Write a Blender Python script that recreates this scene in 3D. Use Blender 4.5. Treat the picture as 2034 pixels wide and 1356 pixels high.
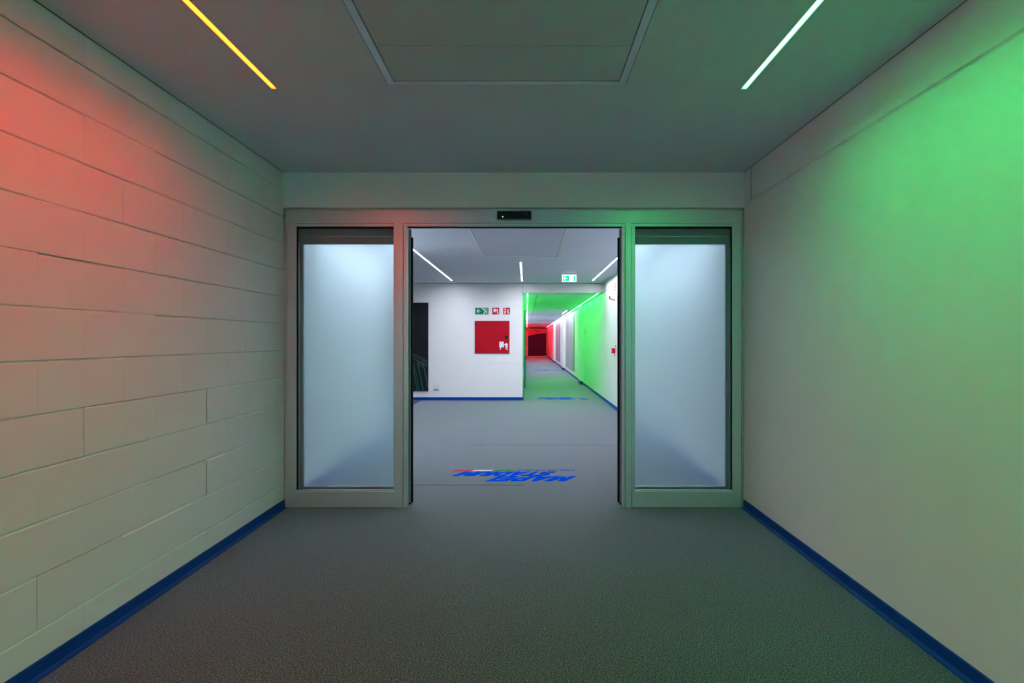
import bpy, bmesh, math, random
from mathutils import Vector, Matrix

random.seed(7)
scene = bpy.context.scene
C = scene.collection
for _o in list(bpy.data.objects):
    bpy.data.objects.remove(_o)

# ------------------------------------------------------------------ camera
CAMZ = 1.25
F = 1265.0                       # focal length in pixels of the 2034 px frame
cam_d = bpy.data.cameras.new('camera')
cam_d.sensor_width = 36.0
cam_d.lens = F / 2034 * 36
cam_d.shift_x = -29 / 2034
cam_d.shift_y = -2 / 2034
cam_d.clip_start = 0.05
cam_d.clip_end = 200
cam = bpy.data.objects.new('camera', cam_d)
cam.location = (0, 0, CAMZ)
cam.rotation_euler = (math.pi / 2, 0, 0)
C.objects.link(cam)
scene.camera = cam

# ------------------------------------------------------------------ world, exposure, light levels
w = bpy.data.worlds.new('world')
scene.world = w
w.use_nodes = True
w.node_tree.nodes['Background'].inputs[0].default_value = (0, 0, 0, 1)
w.node_tree.nodes['Background'].inputs[1].default_value = 0
scene.view_settings.view_transform = 'Standard'
scene.view_settings.look = 'None'
scene.view_settings.gamma = 1
scene.view_settings.exposure = 1.0
scene.view_settings.use_curve_mapping = False
scene.cycles.max_bounces = 16
scene.cycles.diffuse_bounces = 10
scene.cycles.glossy_bounces = 6
scene.cycles.transmission_bounces = 12

L_RED = (66.0, 1.1, 0.04)        # lens radiance of the coloured strips in the near lobby
L_GREEN = (1.2, 64.0, 11.0)
L_WHITE = (80.0, 82.0, 96.0)
L_REAR_FILL = (38.0, 116.0, 138.0)      # teal fill strips added unseen behind the camera to lift the near lobby
L_CGREEN = (1.4, 54.0, 4.5)      # corridor
L_CWHITE = (46.0, 47.0, 54.0)
L_CRED = (62.0, 2.0, 3.2)

# ------------------------------------------------------------------ materials
def new_mat(name):
    m = bpy.data.materials.new(name)
    m.use_nodes = True
    nt = m.node_tree
    return m, nt, nt.nodes['Principled BSDF']

def plain(name, col, rough=0.5, metal=0.0, spec=0.5):
    m, nt, b = new_mat(name)
    b.inputs['Base Color'].default_value = (*col, 1)
    b.inputs['Roughness'].default_value = rough
    b.inputs['Metallic'].default_value = metal
    b.inputs['Specular IOR Level'].default_value = spec
    return m

def noisy(name, col, col2, scale, rough=0.5, bump=0.0, bscale=None, metal=0.0, spec=0.5, dist=0.002, detail=4):
    m, nt, b = new_mat(name)
    tc = nt.nodes.new('ShaderNodeTexCoord')
    n = nt.nodes.new('ShaderNodeTexNoise')
    n.inputs['Scale'].default_value = scale
    n.inputs['Detail'].default_value = detail
    nt.links.new(tc.outputs['Object'], n.inputs['Vector'])
    r = nt.nodes.new('ShaderNodeValToRGB')
    r.color_ramp.elements[0].position = 0.35
    r.color_ramp.elements[1].position = 0.65
    r.color_ramp.elements[0].color = (*col, 1)
    r.color_ramp.elements[1].color = (*col2, 1)
    nt.links.new(n.outputs['Fac'], r.inputs['Fac'])
    nt.links.new(r.outputs['Color'], b.inputs['Base Color'])
    b.inputs['Roughness'].default_value = rough
    b.inputs['Metallic'].default_value = metal
    b.inputs['Specular IOR Level'].default_value = spec
    if bump:
        n2 = nt.nodes.new('ShaderNodeTexNoise')
        n2.inputs['Scale'].default_value = bscale or scale
        n2.inputs['Detail'].default_value = 6
        nt.links.new(tc.outputs['Object'], n2.inputs['Vector'])
        bp = nt.nodes.new('ShaderNodeBump')
        bp.inputs['Strength'].default_value = bump
        bp.inputs['Distance'].default_value = dist
        nt.links.new(n2.outputs['Fac'], bp.inputs['Height'])
        nt.links.new(bp.outputs['Normal'], b.inputs['Normal'])
    return m

def emitter(name, col, strength=1.0):
    m = bpy.data.materials.new(name)
    m.use_nodes = True
    nt = m.node_tree
    nt.nodes.clear()
    o = nt.nodes.new('ShaderNodeOutputMaterial')
    e = nt.nodes.new('ShaderNodeEmission')
    mx = max(col)
    e.inputs['Color'].default_value = (col[0] / mx, col[1] / mx, col[2] / mx, 1)
    e.inputs['Strength'].default_value = mx * strength
    nt.links.new(e.outputs[0], o.inputs[0])
    return m

def block_paint():
    # painted concrete block: soft sheen, fine pitting
    m, nt, b = new_mat('painted_block')
    tc = nt.nodes.new('ShaderNodeTexCoord')
    n = nt.nodes.new('ShaderNodeTexNoise'); n.inputs['Scale'].default_value = 3.0; n.inputs['Detail'].default_value = 5
    r = nt.nodes.new('ShaderNodeValToRGB')
    r.color_ramp.elements[0].color = (0.81, 0.81, 0.80, 1)
    r.color_ramp.elements[1].color = (0.85, 0.85, 0.84, 1)
    nt.links.new(tc.outputs['Object'], n.inputs['Vector'])
    nt.links.new(n.outputs['Fac'], r.inputs['Fac'])
    nt.links.new(r.outputs['Color'], b.inputs['Base Color'])
    n2 = nt.nodes.new('ShaderNodeTexNoise'); n2.inputs['Scale'].default_value = 28; n2.inputs['Detail'].default_value = 8
    v = nt.nodes.new('ShaderNodeTexVoronoi'); v.inputs['Scale'].default_value = 16
    vr = nt.nodes.new('ShaderNodeValToRGB')
    vr.color_ramp.elements[0].position = 0.02; vr.color_ramp.elements[1].position = 0.09
    vr.color_ramp.elements[0].color = (0, 0, 0, 1); vr.color_ramp.elements[1].color = (1, 1, 1, 1)
    nt.links.new(tc.outputs['Object'], n2.inputs['Vector'])
    nt.links.new(tc.outputs['Object'], v.inputs['Vector'])
    nt.links.new(v.outputs['Distance'], vr.inputs['Fac'])
    mx = nt.nodes.new('ShaderNodeMath'); mx.operation = 'MULTIPLY_ADD'
    nt.links.new(n2.outputs['Fac'], mx.inputs[0]); mx.inputs[1].default_value = 1.0
    ml = nt.nodes.new('ShaderNodeMath'); ml.operation = 'MULTIPLY'; ml.inputs[1].default_value = 0.35
    nt.links.new(vr.outputs['Color'], ml.inputs[0]); nt.links.new(ml.outputs[0], mx.inputs[2])
    bp = nt.nodes.new('ShaderNodeBump'); bp.inputs['Strength'].default_value = 0.22; bp.inputs['Distance'].default_value = 0.003
    nt.links.new(mx.outputs[0], bp.inputs['Height'])
    nt.links.new(bp.outputs['Normal'], b.inputs['Normal'])
    b.inputs['Roughness'].default_value = 0.55
    b.inputs['Specular IOR Level'].default_value = 0.35
    return m

def carpet():
    m, nt, b = new_mat('grey_carpet')
    tc = nt.nodes.new('ShaderNodeTexCoord')
    n = nt.nodes.new('ShaderNodeTexNoise'); n.inputs['Scale'].default_value = 185; n.inputs['Detail'].default_value = 5
    n.inputs['Roughness'].default_value = 0.7
    r = nt.nodes.new('ShaderNodeValToRGB')
    e = r.color_ramp.elements
    e[0].position = 0.40; e[0].color = (0.008, 0.008, 0.010, 1)
    e[1].position = 0.61; e[1].color = (0.31, 0.335, 0.39, 1)
    k = r.color_ramp.elements.new(0.515); k.color = (0.058, 0.062, 0.074, 1)
    nt.links.new(tc.outputs['Object'], n.inputs['Vector'])
    nt.links.new(n.outputs['Fac'], r.inputs['Fac'])
    n3 = nt.nodes.new('ShaderNodeTexNoise'); n3.inputs['Scale'].default_value = 1.6; n3.inputs['Detail'].default_value = 4
    nt.links.new(tc.outputs['Object'], n3.inputs['Vector'])
    mr = nt.nodes.new('ShaderNodeMapRange'); mr.inputs['To Min'].default_value = 0.86; mr.inputs['To Max'].default_value = 1.12
    nt.links.new(n3.outputs['Fac'], mr.inputs['Value'])
    mm = nt.nodes.new('ShaderNodeMix'); mm.data_type = 'RGBA'; mm.blend_type = 'MULTIPLY'
    mm.inputs['Factor'].default_value = 1.0
    nt.links.new(r.outputs['Color'], mm.inputs[6]); nt.links.new(mr.outputs['Result'], mm.inputs[7])
    nt.links.new(mm.outputs[2], b.inputs['Base Color'])
    bp = nt.nodes.new('ShaderNodeBump'); bp.inputs['Strength'].default_value = 0.35; bp.inputs['Distance'].default_value = 0.003
    nt.links.new(n.outputs['Fac'], bp.inputs['Height']); nt.links.new(bp.outputs['Normal'], b.inputs['Normal'])
    b.inputs['Roughness'].default_value = 0.95
    b.inputs['Sheen Weight'].default_value = 0.9
    b.inputs['Sheen Roughness'].default_value = 0.3
    b.inputs['Sheen Tint'].default_value = (0.85, 0.92, 1.0, 1)
    b.inputs['Specular IOR Level'].default_value = 0.1
    return m

def satin_glass():
    # glass with a light satin face: slightly blurred view through, clean mirror reflection
    m = bpy.data.materials.new('satin_glass'); m.use_nodes = True
    nt = m.node_tree; nt.nodes.clear()
    o = nt.nodes.new('ShaderNodeOutputMaterial')
    mix = nt.nodes.new('ShaderNodeMixShader')
    fr = nt.nodes.new('ShaderNodeFresnel'); fr.inputs['IOR'].default_value = 1.5
    rf = nt.nodes.new('ShaderNodeBsdfRefraction'); rf.inputs['IOR'].default_value = 1.5
    rf.inputs['Roughness'].default_value = 0.2; rf.inputs['Color'].default_value = (0.945, 0.97, 0.98, 1)
    gl = nt.nodes.new('ShaderNodeBsdfGlossy'); gl.inputs['Roughness'].default_value = 0.015
    nt.links.new(fr.outputs[0], mix.inputs[0]); nt.links.new(rf.outputs[0], mix.inputs[1]); nt.links.new(gl.outputs[0], mix.inputs[2])
    nt.links.new(mix.outputs[0], o.inputs[0])
    return m

def frosted_glass():
    # etched pane: mostly forward-scattering, a little fully diffused
    m = bpy.data.materials.new('frosted_glass'); m.use_nodes = True
    nt = m.node_tree; nt.nodes.clear()
    o = nt.nodes.new('ShaderNodeOutputMaterial')
    mix = nt.nodes.new('ShaderNodeMixShader'); mix.inputs[0].default_value = 0.12
    t = nt.nodes.new('ShaderNodeBsdfRefraction'); t.inputs['Color'].default_value = (0.83, 0.945, 0.975, 1)
    t.inputs['IOR'].default_value = 1.5; t.inputs['Roughness'].default_value = 0.29
    t2 = nt.nodes.new('ShaderNodeBsdfTranslucent'); t2.inputs['Color'].default_value = (0.85, 0.93, 0.95, 1)
    nt.links.new(t.outputs[0], mix.inputs[1]); nt.links.new(t2.outputs[0], mix.inputs[2])
    nt.links.new(mix.outputs[0], o.inputs[0])
    return m

M = {}
M['block'] = block_paint()
M['plaster'] = noisy('white_plaster', (0.82, 0.82, 0.81), (0.85, 0.85, 0.84), 2.2, 0.5, 0.12, 14, spec=0.35)
M['ceil'] = noisy('ceiling_board', (0.61, 0.69, 0.77), (0.64, 0.72, 0.80), 1.2, 0.75, 0.05, 40, spec=0.2)
M['panel'] = noisy('hatch_board', (0.53, 0.60, 0.66), (0.55, 0.62, 0.68), 1.2, 0.8, spec=0.2)
M['carpet'] = carpet()
M['blue'] = noisy('blue_vinyl', (0.0, 0.045, 0.27), (0.0, 0.05, 0.30), 5, 0.5, spec=0.12)
M['alu'] = noisy('satin_aluminium', (0.62, 0.64, 0.63), (0.66, 0.67, 0.67), 3, 0.38, metal=0.6)
M['alud'] = noisy('grey_profile', (0.30, 0.33, 0.32), (0.33, 0.36, 0.35), 3, 0.5, metal=0.4)
M['whitem'] = plain('white_enamel', (0.62, 0.68, 0.72), 0.4, spec=0.3)
M['hatch_trim'] = plain('hatch_trim', (0.66, 0.70, 0.72), 0.36, metal=0.5)
M['polished'] = plain('bright_enamel', (0.9, 0.92, 0.95), 0.3)
M['black'] = plain('black_plastic', (0.006, 0.006, 0.007), 0.25)
M['rubber'] = plain('black_rubber', (0.004, 0.004, 0.004), 0.8, spec=0.15)
M['gap'] = plain('dark_gap', (0.02, 0.02, 0.02), 0.9)
M['satin'] = satin_glass()
M['frost'] = frosted_glass()
M['red'] = noisy('red_enamel', (0.42, 0.003, 0.012), (0.45, 0.004, 0.015), 2, 0.5, spec=0.12)
M['redd'] = plain('red_enamel_edge', (0.36, 0.010, 0.015), 0.4)
M['sred'] = plain('sign_red', (0.58, 0.004, 0.02), 0.5, spec=0.12)
M['sgreen'] = plain('sign_green', (0.0, 0.21, 0.08), 0.5, spec=0.12)
M['swhite'] = plain('sign_white', (0.80, 0.82, 0.84), 0.5)
M['logo'] = plain('logo_blue', (0.0, 0.07, 0.68), 0.9, spec=0.0)
M['logor'] = plain('logo_red', (0.55, 0.01, 0.03), 0.7, spec=0.08)
M['logog'] = plain('logo_green', (0.0, 0.26, 0.09), 0.7, spec=0.08)
M['logow'] = plain('logo_white', (0.72, 0.70, 0.74), 0.7, spec=0.08)
M['poster'] = noisy('dark_print', (0.010, 0.012, 0.016), (0.018, 0.016, 0.024), 1.5, 0.6, spec=0.12)
M['truss'] = plain('printed_green_line', (0.02, 0.13, 0.085), 0.7, spec=0.1)
M['truss2'] = plain('printed_grey_line', (0.06, 0.12, 0.105), 0.7, spec=0.1)
M['plastic'] = plain('white_plastic', (0.75, 0.75, 0.76), 0.35)
M['grey'] = plain('grey_plastic', (0.25, 0.26, 0.27), 0.4)
M['teal'] = plain('teal_door_paint', (0.02, 0.16, 0.19), 0.45)
M['mat'] = noisy('blue_grey_matting', (0.05, 0.06, 0.16), (0.08, 0.09, 0.22), 60, 0.95)
M['e_red'] = emitter('lens_red', L_RED)
M['e_green'] = emitter('lens_green', L_GREEN)
M['e_white'] = emitter('lens_white', L_WHITE)
M['e_cgreen'] = emitter('lens_corridor_green', L_CGREEN)
M['e_cwhite'] = emitter('lens_corridor_white', L_CWHITE)
M['e_cred'] = emitter('lens_corridor_red', L_CRED)
M['e_signw'] = emitter('sign_lit_white', (1.0, 1.05, 1.05))
M['e_signg'] = emitter('sign_lit_green', (0.0, 0.40, 0.24))
M['e_led'] = emitter('led_green', (0.5, 3.0, 1.6))

# ------------------------------------------------------------------ mesh helpers
def bx(bm, x0, x1, y0, y1, z0, z1, bev=0.0):
    r = bmesh.ops.create_cube(bm, size=1.0)
    for v in r['verts']:
        v.co = Vector(((x0 + x1) / 2 + v.co.x * (x1 - x0), (y0 + y1) / 2 + v.co.y * (y1 - y0), (z0 + z1) / 2 + v.co.z * (z1 - z0)))
    if bev:
        es = list({e for v in r['verts'] for e in v.link_edges})
        bmesh.ops.bevel(bm, geom=es, offset=bev, segments=2, affect='EDGES', profile=0.7)

def cyl(bm, p0, p1, r0, r1=None, n=24):
    r1 = r0 if r1 is None else r1
    p0, p1 = Vector(p0), Vector(p1)
    d = p1 - p0
    rot = d.to_track_quat('Z', 'Y').to_matrix().to_4x4()
    bmesh.ops.create_cone(bm, cap_ends=True, cap_tris=False, segments=n, radius1=r0, radius2=r1, depth=d.length,
                          matrix=Matrix.Translation((p0 + p1) / 2) @ rot)

def prism(bm, pts, axis, a0, a1):
    # polygon pts (2-D) extruded between a0 and a1 along axis ('y': pts are x,z; 'z': x,y; 'x': y,z)
    def P(u, v, a):
        return {'y': (u, a, v), 'z': (u, v, a), 'x': (a, u, v)}[axis]
    A = [bm.verts.new(P(u, v, a0)) for u, v in pts]
    B = [bm.verts.new(P(u, v, a1)) for u, v in pts]
    n = len(pts)
    bm.faces.new(A); bm.faces.new(B[::-1])
    for i in range(n):
        bm.faces.new((A[i], B[i], B[(i + 1) % n], A[(i + 1) % n]))

def line2(bm, pts, wd, axis, a0, a1):
    for (u0, v0), (u1, v1) in zip(pts, pts[1:]):
        L = math.hypot(u1 - u0, v1 - v0) or 1e-6
        nx, ny = -(v1 - v0) / L * wd / 2, (u1 - u0) / L * wd / 2
        prism(bm, [(u0 + nx, v0 + ny), (u1 + nx, v1 + ny), (u1 - nx, v1 - ny), (u0 - nx, v0 - ny)], axis, a0, a1)

def disc(bm, u, v, r, axis, a0, a1, n=20):
    prism(bm, [(u + r * math.cos(2 * math.pi * i / n), v + r * math.sin(2 * math.pi * i / n)) for i in range(n)], axis, a0, a1)

def obj(name, bm, mat, parent=None, loc=None):
    bmesh.ops.recalc_face_normals(bm, faces=bm.faces)
    me = bpy.data.meshes.new(name)
    bm.to_mesh(me); bm.free()
    me.materials.append(mat)
    o = bpy.data.objects.new(name, me)
    C.objects.link(o)
    if parent:
        o.parent = parent
    if loc:
        o.location = loc
    return o

def box(name, x0, x1, y0, y1, z0, z1, mat, parent=None, bev=0.0):
    bm = bmesh.new(); bx(bm, x0, x1, y0, y1, z0, z1, bev)
    return obj(name, bm, mat, parent)

def thing(name, label, cat, loc=(0, 0, 0), group=None):
    o = bpy.data.objects.new(name, None)
    C.objects.link(o)
    o.location = loc
    o['label'] = label; o['category'] = cat
    if group: o['group'] = group
    return o

def tag(o, label, cat, group=None):
    o['label'] = label; o['category'] = cat
    if group: o['group'] = group
    return o

def struct(o):
    o['kind'] = 'structure'
    return o

def sbox(name, *a, **k):
    return struct(box(name, *a, **k))

# ------------------------------------------------------------------ dimensions (metres)
XL, XR = -1.813, 1.625            # side walls of the near lobby
ZC = 2.50                         # ceiling of the near lobby
YP, YP2 = 4.74, 4.94              # partition wall
ZH = 2.239                        # underside of the wall above the sliding door
ZC2 = 2.45                        # ceiling of the far lobby
YF = 13.32                        # far wall
XC, XR2 = -0.084, 1.61            # corridor walls
ZC3 = 2.25
YE = 49.0
YB = -8.0
XL2 = -5.5
YS = 8.6

def plate_with_holes(x0, x1, y0, y1, z0, z1, holes):
    xs = sorted({x0, x1, *[h[0] for h in holes], *[h[1] for h in holes]})
    ys = sorted({y0, y1, *[h[2] for h in holes], *[h[3] for h in holes]})
    def solid(i, j):
        if i < 0 or j < 0 or i >= len(xs) - 1 or j >= len(ys) - 1: return False
        cx, cy = (xs[i] + xs[i + 1]) / 2, (ys[j] + ys[j + 1]) / 2
        return not any(h[0] < cx < h[1] and h[2] < cy < h[3] for h in holes)
    bm = bmesh.new(); V = {}
    def v(i, j, z):
        k = (i, j, z)
        if k not in V: V[k] = bm.verts.new((xs[i], ys[j], z))
        return V[k]
    for i in range(len(xs) - 1):
        for j in range(len(ys) - 1):
            if not solid(i, j): continue
            bm.faces.new((v(i, j, z0), v(i, j + 1, z0), v(i + 1, j + 1, z0), v(i + 1, j, z0)))
            bm.faces.new((v(i, j, z1), v(i + 1, j, z1), v(i + 1, j + 1, z1), v(i, j + 1, z1)))
            for (di, dj, a, b) in ((-1, 0, (i, j), (i, j + 1)), (1, 0, (i + 1, j), (i + 1, j + 1)), (0, -1, (i, j), (i + 1, j)), (0, 1, (i, j + 1), (i + 1, j + 1))):
                if not solid(i + di, j + dj):
                    bm.faces.new((v(*a, z0), v(*b, z0), v(*b, z1), v(*a, z1)))
    return bm

# ------------------------------------------------------------------ shell
fl = bmesh.new(); bx(fl, XL2 - .2, XR + .3, YB - .2, YE + .6, -0.12, 0.0)
struct(obj('floor', fl, M['carpet']))

def block_wall(name, u0, u1, top, place, first=0.175, off=(0.36, 0.109), hd=0.0075, rnd=0.0010, up=1.0):
    """painted 50 x 20 cm block work; place(u, z, d) -> point, d = how far out of the joint plane"""
    bm = bmesh.new()
    rows = []
    z = first
    edges = [0.0]
    while z < top - 0.01:
        edges.append(z); z += 0.2
    edges.append(top)
    def face(pts, flip=False):
        vs = [bm.verts.new(place(*p)) for p in pts]
        bm.faces.new(vs)
    for k in range(len(edges) - 1):
        za, zb = edges[k], edges[k + 1]
        ref = round((za - first) / 0.2) if k else -1
        o = off[ref % 2]
        us = [u0]
        u = math.floor((u0 - o) / 0.5) * 0.5 + o
        while u < u1 - 0.02:
            if u > u0 + 0.02: us.append(u)
            u += 0.5
        us.append(u1)
        for a, b in zip(us, us[1:]):
            d = hd + random.uniform(-rnd, rnd)
            jv = random.choice((0.0005, 0.0009, 0.0014)) * up       # depth of the filled upright joint
            e = 0.0085
            ev = 0.004
            jt = hd * random.uniform(0.75, 1.05); jb = hd * random.uniform(0.45, 0.8)
            if random.random() < 0.10: jb = hd * 0.12
            if random.random() < 0.12: jt = hd * 0.15
            wob = [random.uniform(-0.0009, 0.0009) for _ in range(4)]
            A = [(a, za, d - jb), (b, za, d - jb), (b, zb, d - jt), (a, zb, d - jt)]
            lo, hi = za + e * 0.38, zb - e * random.uniform(0.75, 1.15)
            B = [(a + ev, lo, d + wob[0]), (b - ev, lo, d + wob[1]), (b - ev, hi, d + wob[2]), (a + ev, hi, d + wob[3])]
            A2 = [(a, lo, d - jv), (b, lo, d - jv), (b, hi, d - jv), (a, hi, d - jv)]
            face(B)
            face([A[0], A[1], A2[1], B[1], B[0], A2[0]])       # underside lip
            face([A2[3], B[3], B[2], A2[2], A[2], A[3]])
            face([A2[0], B[0], B[3], A2[3]])
            face([B[1], A2[1], A2[2], B[2]])
    # backing so that no light leaks through the joints
    pts = [(u0, 0, -0.002), (u1, 0, -0.002), (u1, top, -0.002), (u0, top, -0.002)]
    face(pts)
    back = [(u0, 0, -0.15), (u1, 0, -0.15), (u1, top, -0.15), (u0, top, -0.15)]
    face(back)
    for i in range(4):
        face([pts[i], pts[(i + 1) % 4], back[(i + 1) % 4], back[i]])
    me = bpy.data.meshes.new(name)
    bm.to_mesh(me); bm.free()
    me.materials.append(M['block'])
    o = bpy.data.objects.new(name, me); C.objects.link(o)
    return struct(o)

block_wall('wall_left', YB, YP + 0.02, ZC + 0.06, lambda u, z, d: (XL - 0.0075 + d, u, z))
block_wall('wall_far', XL2, XC, ZC2 + 0.05, lambda u, z, d: (u, YF + 0.0026 - d, z), hd=0.0026, rnd=0.0004, up=0.25)

# wall_right : smooth plaster with the beam line at 2.265 m
wr = bmesh.new()
g = 2.2655
prism(wr, [(XR, 0), (XR, g - 0.013), (XR + 0.010, g - 0.001), (XR + 0.010, g + 0.002), (XR - 0.003, g + 0.006), (XR - 0.003, ZC + 0.06), (XR + 0.2, ZC + 0.06), (XR + 0.2, 0)],
      'y', YB, YP + 0.02)
struct(obj('wall_right', wr, M['plaster']))
sbox('wall_header', XL - 0.1, XR + 0.1, YP, YP2, ZH, ZC + 0.06, M['plaster'], bev=0.002)
sbox('wall_back', XL - 0.1, XR + 0.1, YB - 0.15, YB, 0, ZC + 0.06, M['plaster'])
# joint lines on the upper right wall beside the header, and above the corridor mouth
sbox('trim_1', XR - 0.0045, XR - 0.002, 4.60, 4.604, g + 0.006, ZC, M['gap'])

# ceilings with slots for the strips
SW = 0.0125                       # half width of a strip slot
def slot(x, y0, y1, e=0.0):
    return (x - SW - e, x + SW + e, y0, y1)
HX0, HX1, HY0, HY1 = -0.679, 0.485, 0.70, 3.113
S1 = [(-1.2545, 0.10, 3.165), (1.080, 0.10, 3.165)]
S1B = [(-1.2545, -7.6, -2.9), (1.080, -7.6, -2.9)]  # added fill strips, out of view behind the camera
struct(obj('ceiling', plate_with_holes(XL + 0.008, XR - 0.009, YB, YP - 0.003, ZC, ZC + 0.05,
       [slot(*s) for s in S1 + S1B] + [(HX0, HX1, HY0, HY1)]), M['ceil']))
sbox('trim_12', XL - 0.02, XL + 0.0075, YB, YP, ZC + 0.001, ZC + 0.012, M['gap'])  # dark strip painted in for the shade of the ceiling edge gap
sbox('trim_13', XR - 0.0085, XR + 0.02, YB, YP, ZC + 0.001, ZC + 0.012, M['gap'])  # same dark stand-in for gap shade, plaster wall side
sbox('ceiling_void', XL - 0.1, XR + 0.1, YB, YP, ZC + 0.12, ZC + 0.16, M['gap'])
H2 = (-0.643, 0.463, 6.70, 9.14)
S2 = [(-1.500, 5.60, 12.80), (-0.092, 9.79, 12.86), (1.326, 5.60, 12.80)]
struct(obj('ceiling_far', plate_with_holes(XL2 - .1, XR2 - 0.008, YP2, YF - 0.004, ZC2, ZC2 + 0.05,
       [slot(*s) for s in S2] + [H2]), M['ceil']))
sbox('ceiling_far_void', XL2 - .1, XR2 + 0.2, YP2, YF, ZC2 + 0.12, ZC2 + 0.16, M['gap'])
S3 = [(0.022, 13.50, 21.6, 'e_cgreen'), (1.520, 13.50, 21.6, 'e_cgreen'), (0.022, 21.9, 37.6, 'e_cwhite'), (1.520, 21.9, 37.6, 'e_cwhite'),
      (0.022, 37.9, 48.4, 'e_cred'), (1.520, 37.9, 48.4, 'e_cred'), (1.340, 20.8, 21.6, 'e_cwhite')]
S3 = S3[:6] + [(1.340, 21.2, 23.9, 'e_cwhite')]
struct(obj('ceiling_corridor', plate_with_holes(XC - .1, XR2 + .1, YF + 0.2, YE + 0.2, ZC3, ZC3 + 0.05, [slot(*s[:3]) for s in S3]), M['ceil']))
# far lobby and corridor walls
sbox('wall_lobby_right', XR2, XR2 + 0.2, YP2, YE + 0.2, 0, ZC2 + 0.06, M['plaster'])
sbox('wall_lobby_left', XL - 0.15, XL, YP2, YS, 0, ZC2 + 0.06, M['plaster'])
sbox('wall_lobby_return', XL2, XL - 0.15, YS - 0.15, YS, 0, ZC2 + 0.06, M['plaster'])
sbox('wall_lobby_end', XL2 - 0.15, XL2, YS, YF, 0, ZC2 + 0.06, M['plaster'])
sbox('wall_corridor_header', XC, XR2, YF, YF + 0.2, ZC3, ZC2 + 0.06, M['plaster'])
sbox('wall_corridor_left', XC - 0.15, XC, YF + 0.155, YE + 0.2, 0, ZC3 + 0.05, M['plaster'])
sbox('wall_corridor_end', XC, XR2, YE + 0.1, YE + 0.25, 0, ZC3 + 0.05, M['plaster'])
sbox('trim_2', XC - 0.002, XC + 0.003, YF - 0.002, YF, ZC3, ZC2, M['gap'])
sbox('trim_3', XR2 - 0.045, XR2 - 0.041, YF - 0.002, YF, ZC3, ZC2, M['gap'])
sbox('trim_4', XL2, XR2 - 0.008, YF - 0.006, YF - 0.001, ZC2 - 0.006, ZC2 - 0.001, M['gap'])
g2 = bmesh.new()
bx(g2, XR2 - 0.002, XR2, YP2, YF, 2.262, 2.267)
struct(obj('trim_5', g2, M['gap']))
for n, (y0, y1) in enumerate([(18.0, 18.9), (26.8, 27.7), (36.0, 36.9)]):
    sbox('wall_pilaster_%d' % (n + 1), XR2 - 0.072, XR2, y0, y1, 0, ZC3, M['plaster'])
    sbox('baseboard_pilaster_%d' % (n + 1), XR2 - 0.082, XR2 - 0.072, y0 - 0.01, y1, 0, 0.10, M['blue'])
    sbox('baseboard_pilaster_front_%d' % (n + 1), XR2 - 0.082, XR2 - 0.012, y0 - 0.01, y0, 0, 0.10, M['blue'])
sbox('trim_6', 0.215, 0.228, 13.9, 41, ZC3 - 0.004, ZC3, M['grey'])
for k, y in enumerate((24.5, 27.0, 30.0)):
    sbox('trim_%d' % (7 + k), XC, XR2, y, y + 0.12, ZC3 - 0.02, ZC3, M['ceil'])

# blue baseboards: upright strip with a small foot lip
def baseboard(name, a, b, h=0.064, d=0.009, foot=0.022, fh=0.010, joints=()):
    a, b = Vector(a), Vector(b)      # run along a->b on the wall line, body lies to the left of the direction
    t = (b - a).normalized()
    n = Vector((-t.y, t.x, 0))
    prof = [(0, 0), (foot, 0), (foot, fh * 0.5), (d + 0.002, fh + 0.003), (d, fh + 0.006), (d, h - 0.002), (d - 0.002, h), (0, h)]
    bm = bmesh.new()
    cuts = [0.0] + sorted(joints) + [(b - a).length]
    for s0, s1 in zip(cuts, cuts[1:]):
        A = [bm.verts.new(a + t * (s0 + 0.0006) + n * p + Vector((0, 0, q))) for p, q in prof]
        B = [bm.verts.new(a + t * (s1 - 0.0006) + n * p + Vector((0, 0, q))) for p, q in prof]
        bm.faces.new(A); bm.faces.new(B[::-1])
        for i in range(len(prof)):
            bm.faces.new((A[i], A[(i + 1) % len(prof)], B[(i + 1) % len(prof)], B[i]))
    struct(obj(name, bm, M['blue']))
yj = YP - (YP - 2.64)
baseboard('baseboard_left', (XL + 0.0005, YP + 0.01, 0), (XL + 0.0005, YB, 0), joints=(YP + 0.01 - 2.635,))
baseboard('baseboard_right', (XR, YB, 0), (XR, YP + 0.01, 0), joints=(2.93 - YB,))
baseboard('baseboard_far', (XC + 0.0, YF, 0), (XL2, YF, 0))
baseboard('baseboard_lobby_right', (XR2, YP2, 0), (XR2, 17.99, 0))
baseboard('baseboard_corridor_right', (XR2, 18.9, 0), (XR2, 26.8, 0))
baseboard('baseboard_corridor_deep', (XR2, 27.7, 0), (XR2, YE, 0))
baseboard('baseboard_corridor_left', (XC, YE, 0), (XC, YF, 0))
baseboard('baseboard_lobby_left', (XL, YS, 0), (XL, YP2, 0))
# carpet seam beyond the door
sbox('trim_10', XL, -0.02, 5.503, 5.508, 0, 0.0015, M['gap'])
sbox('trim_11', -0.7, XR2, 7.60, 7.603, 0, 0.001, M['gap'])

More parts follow.
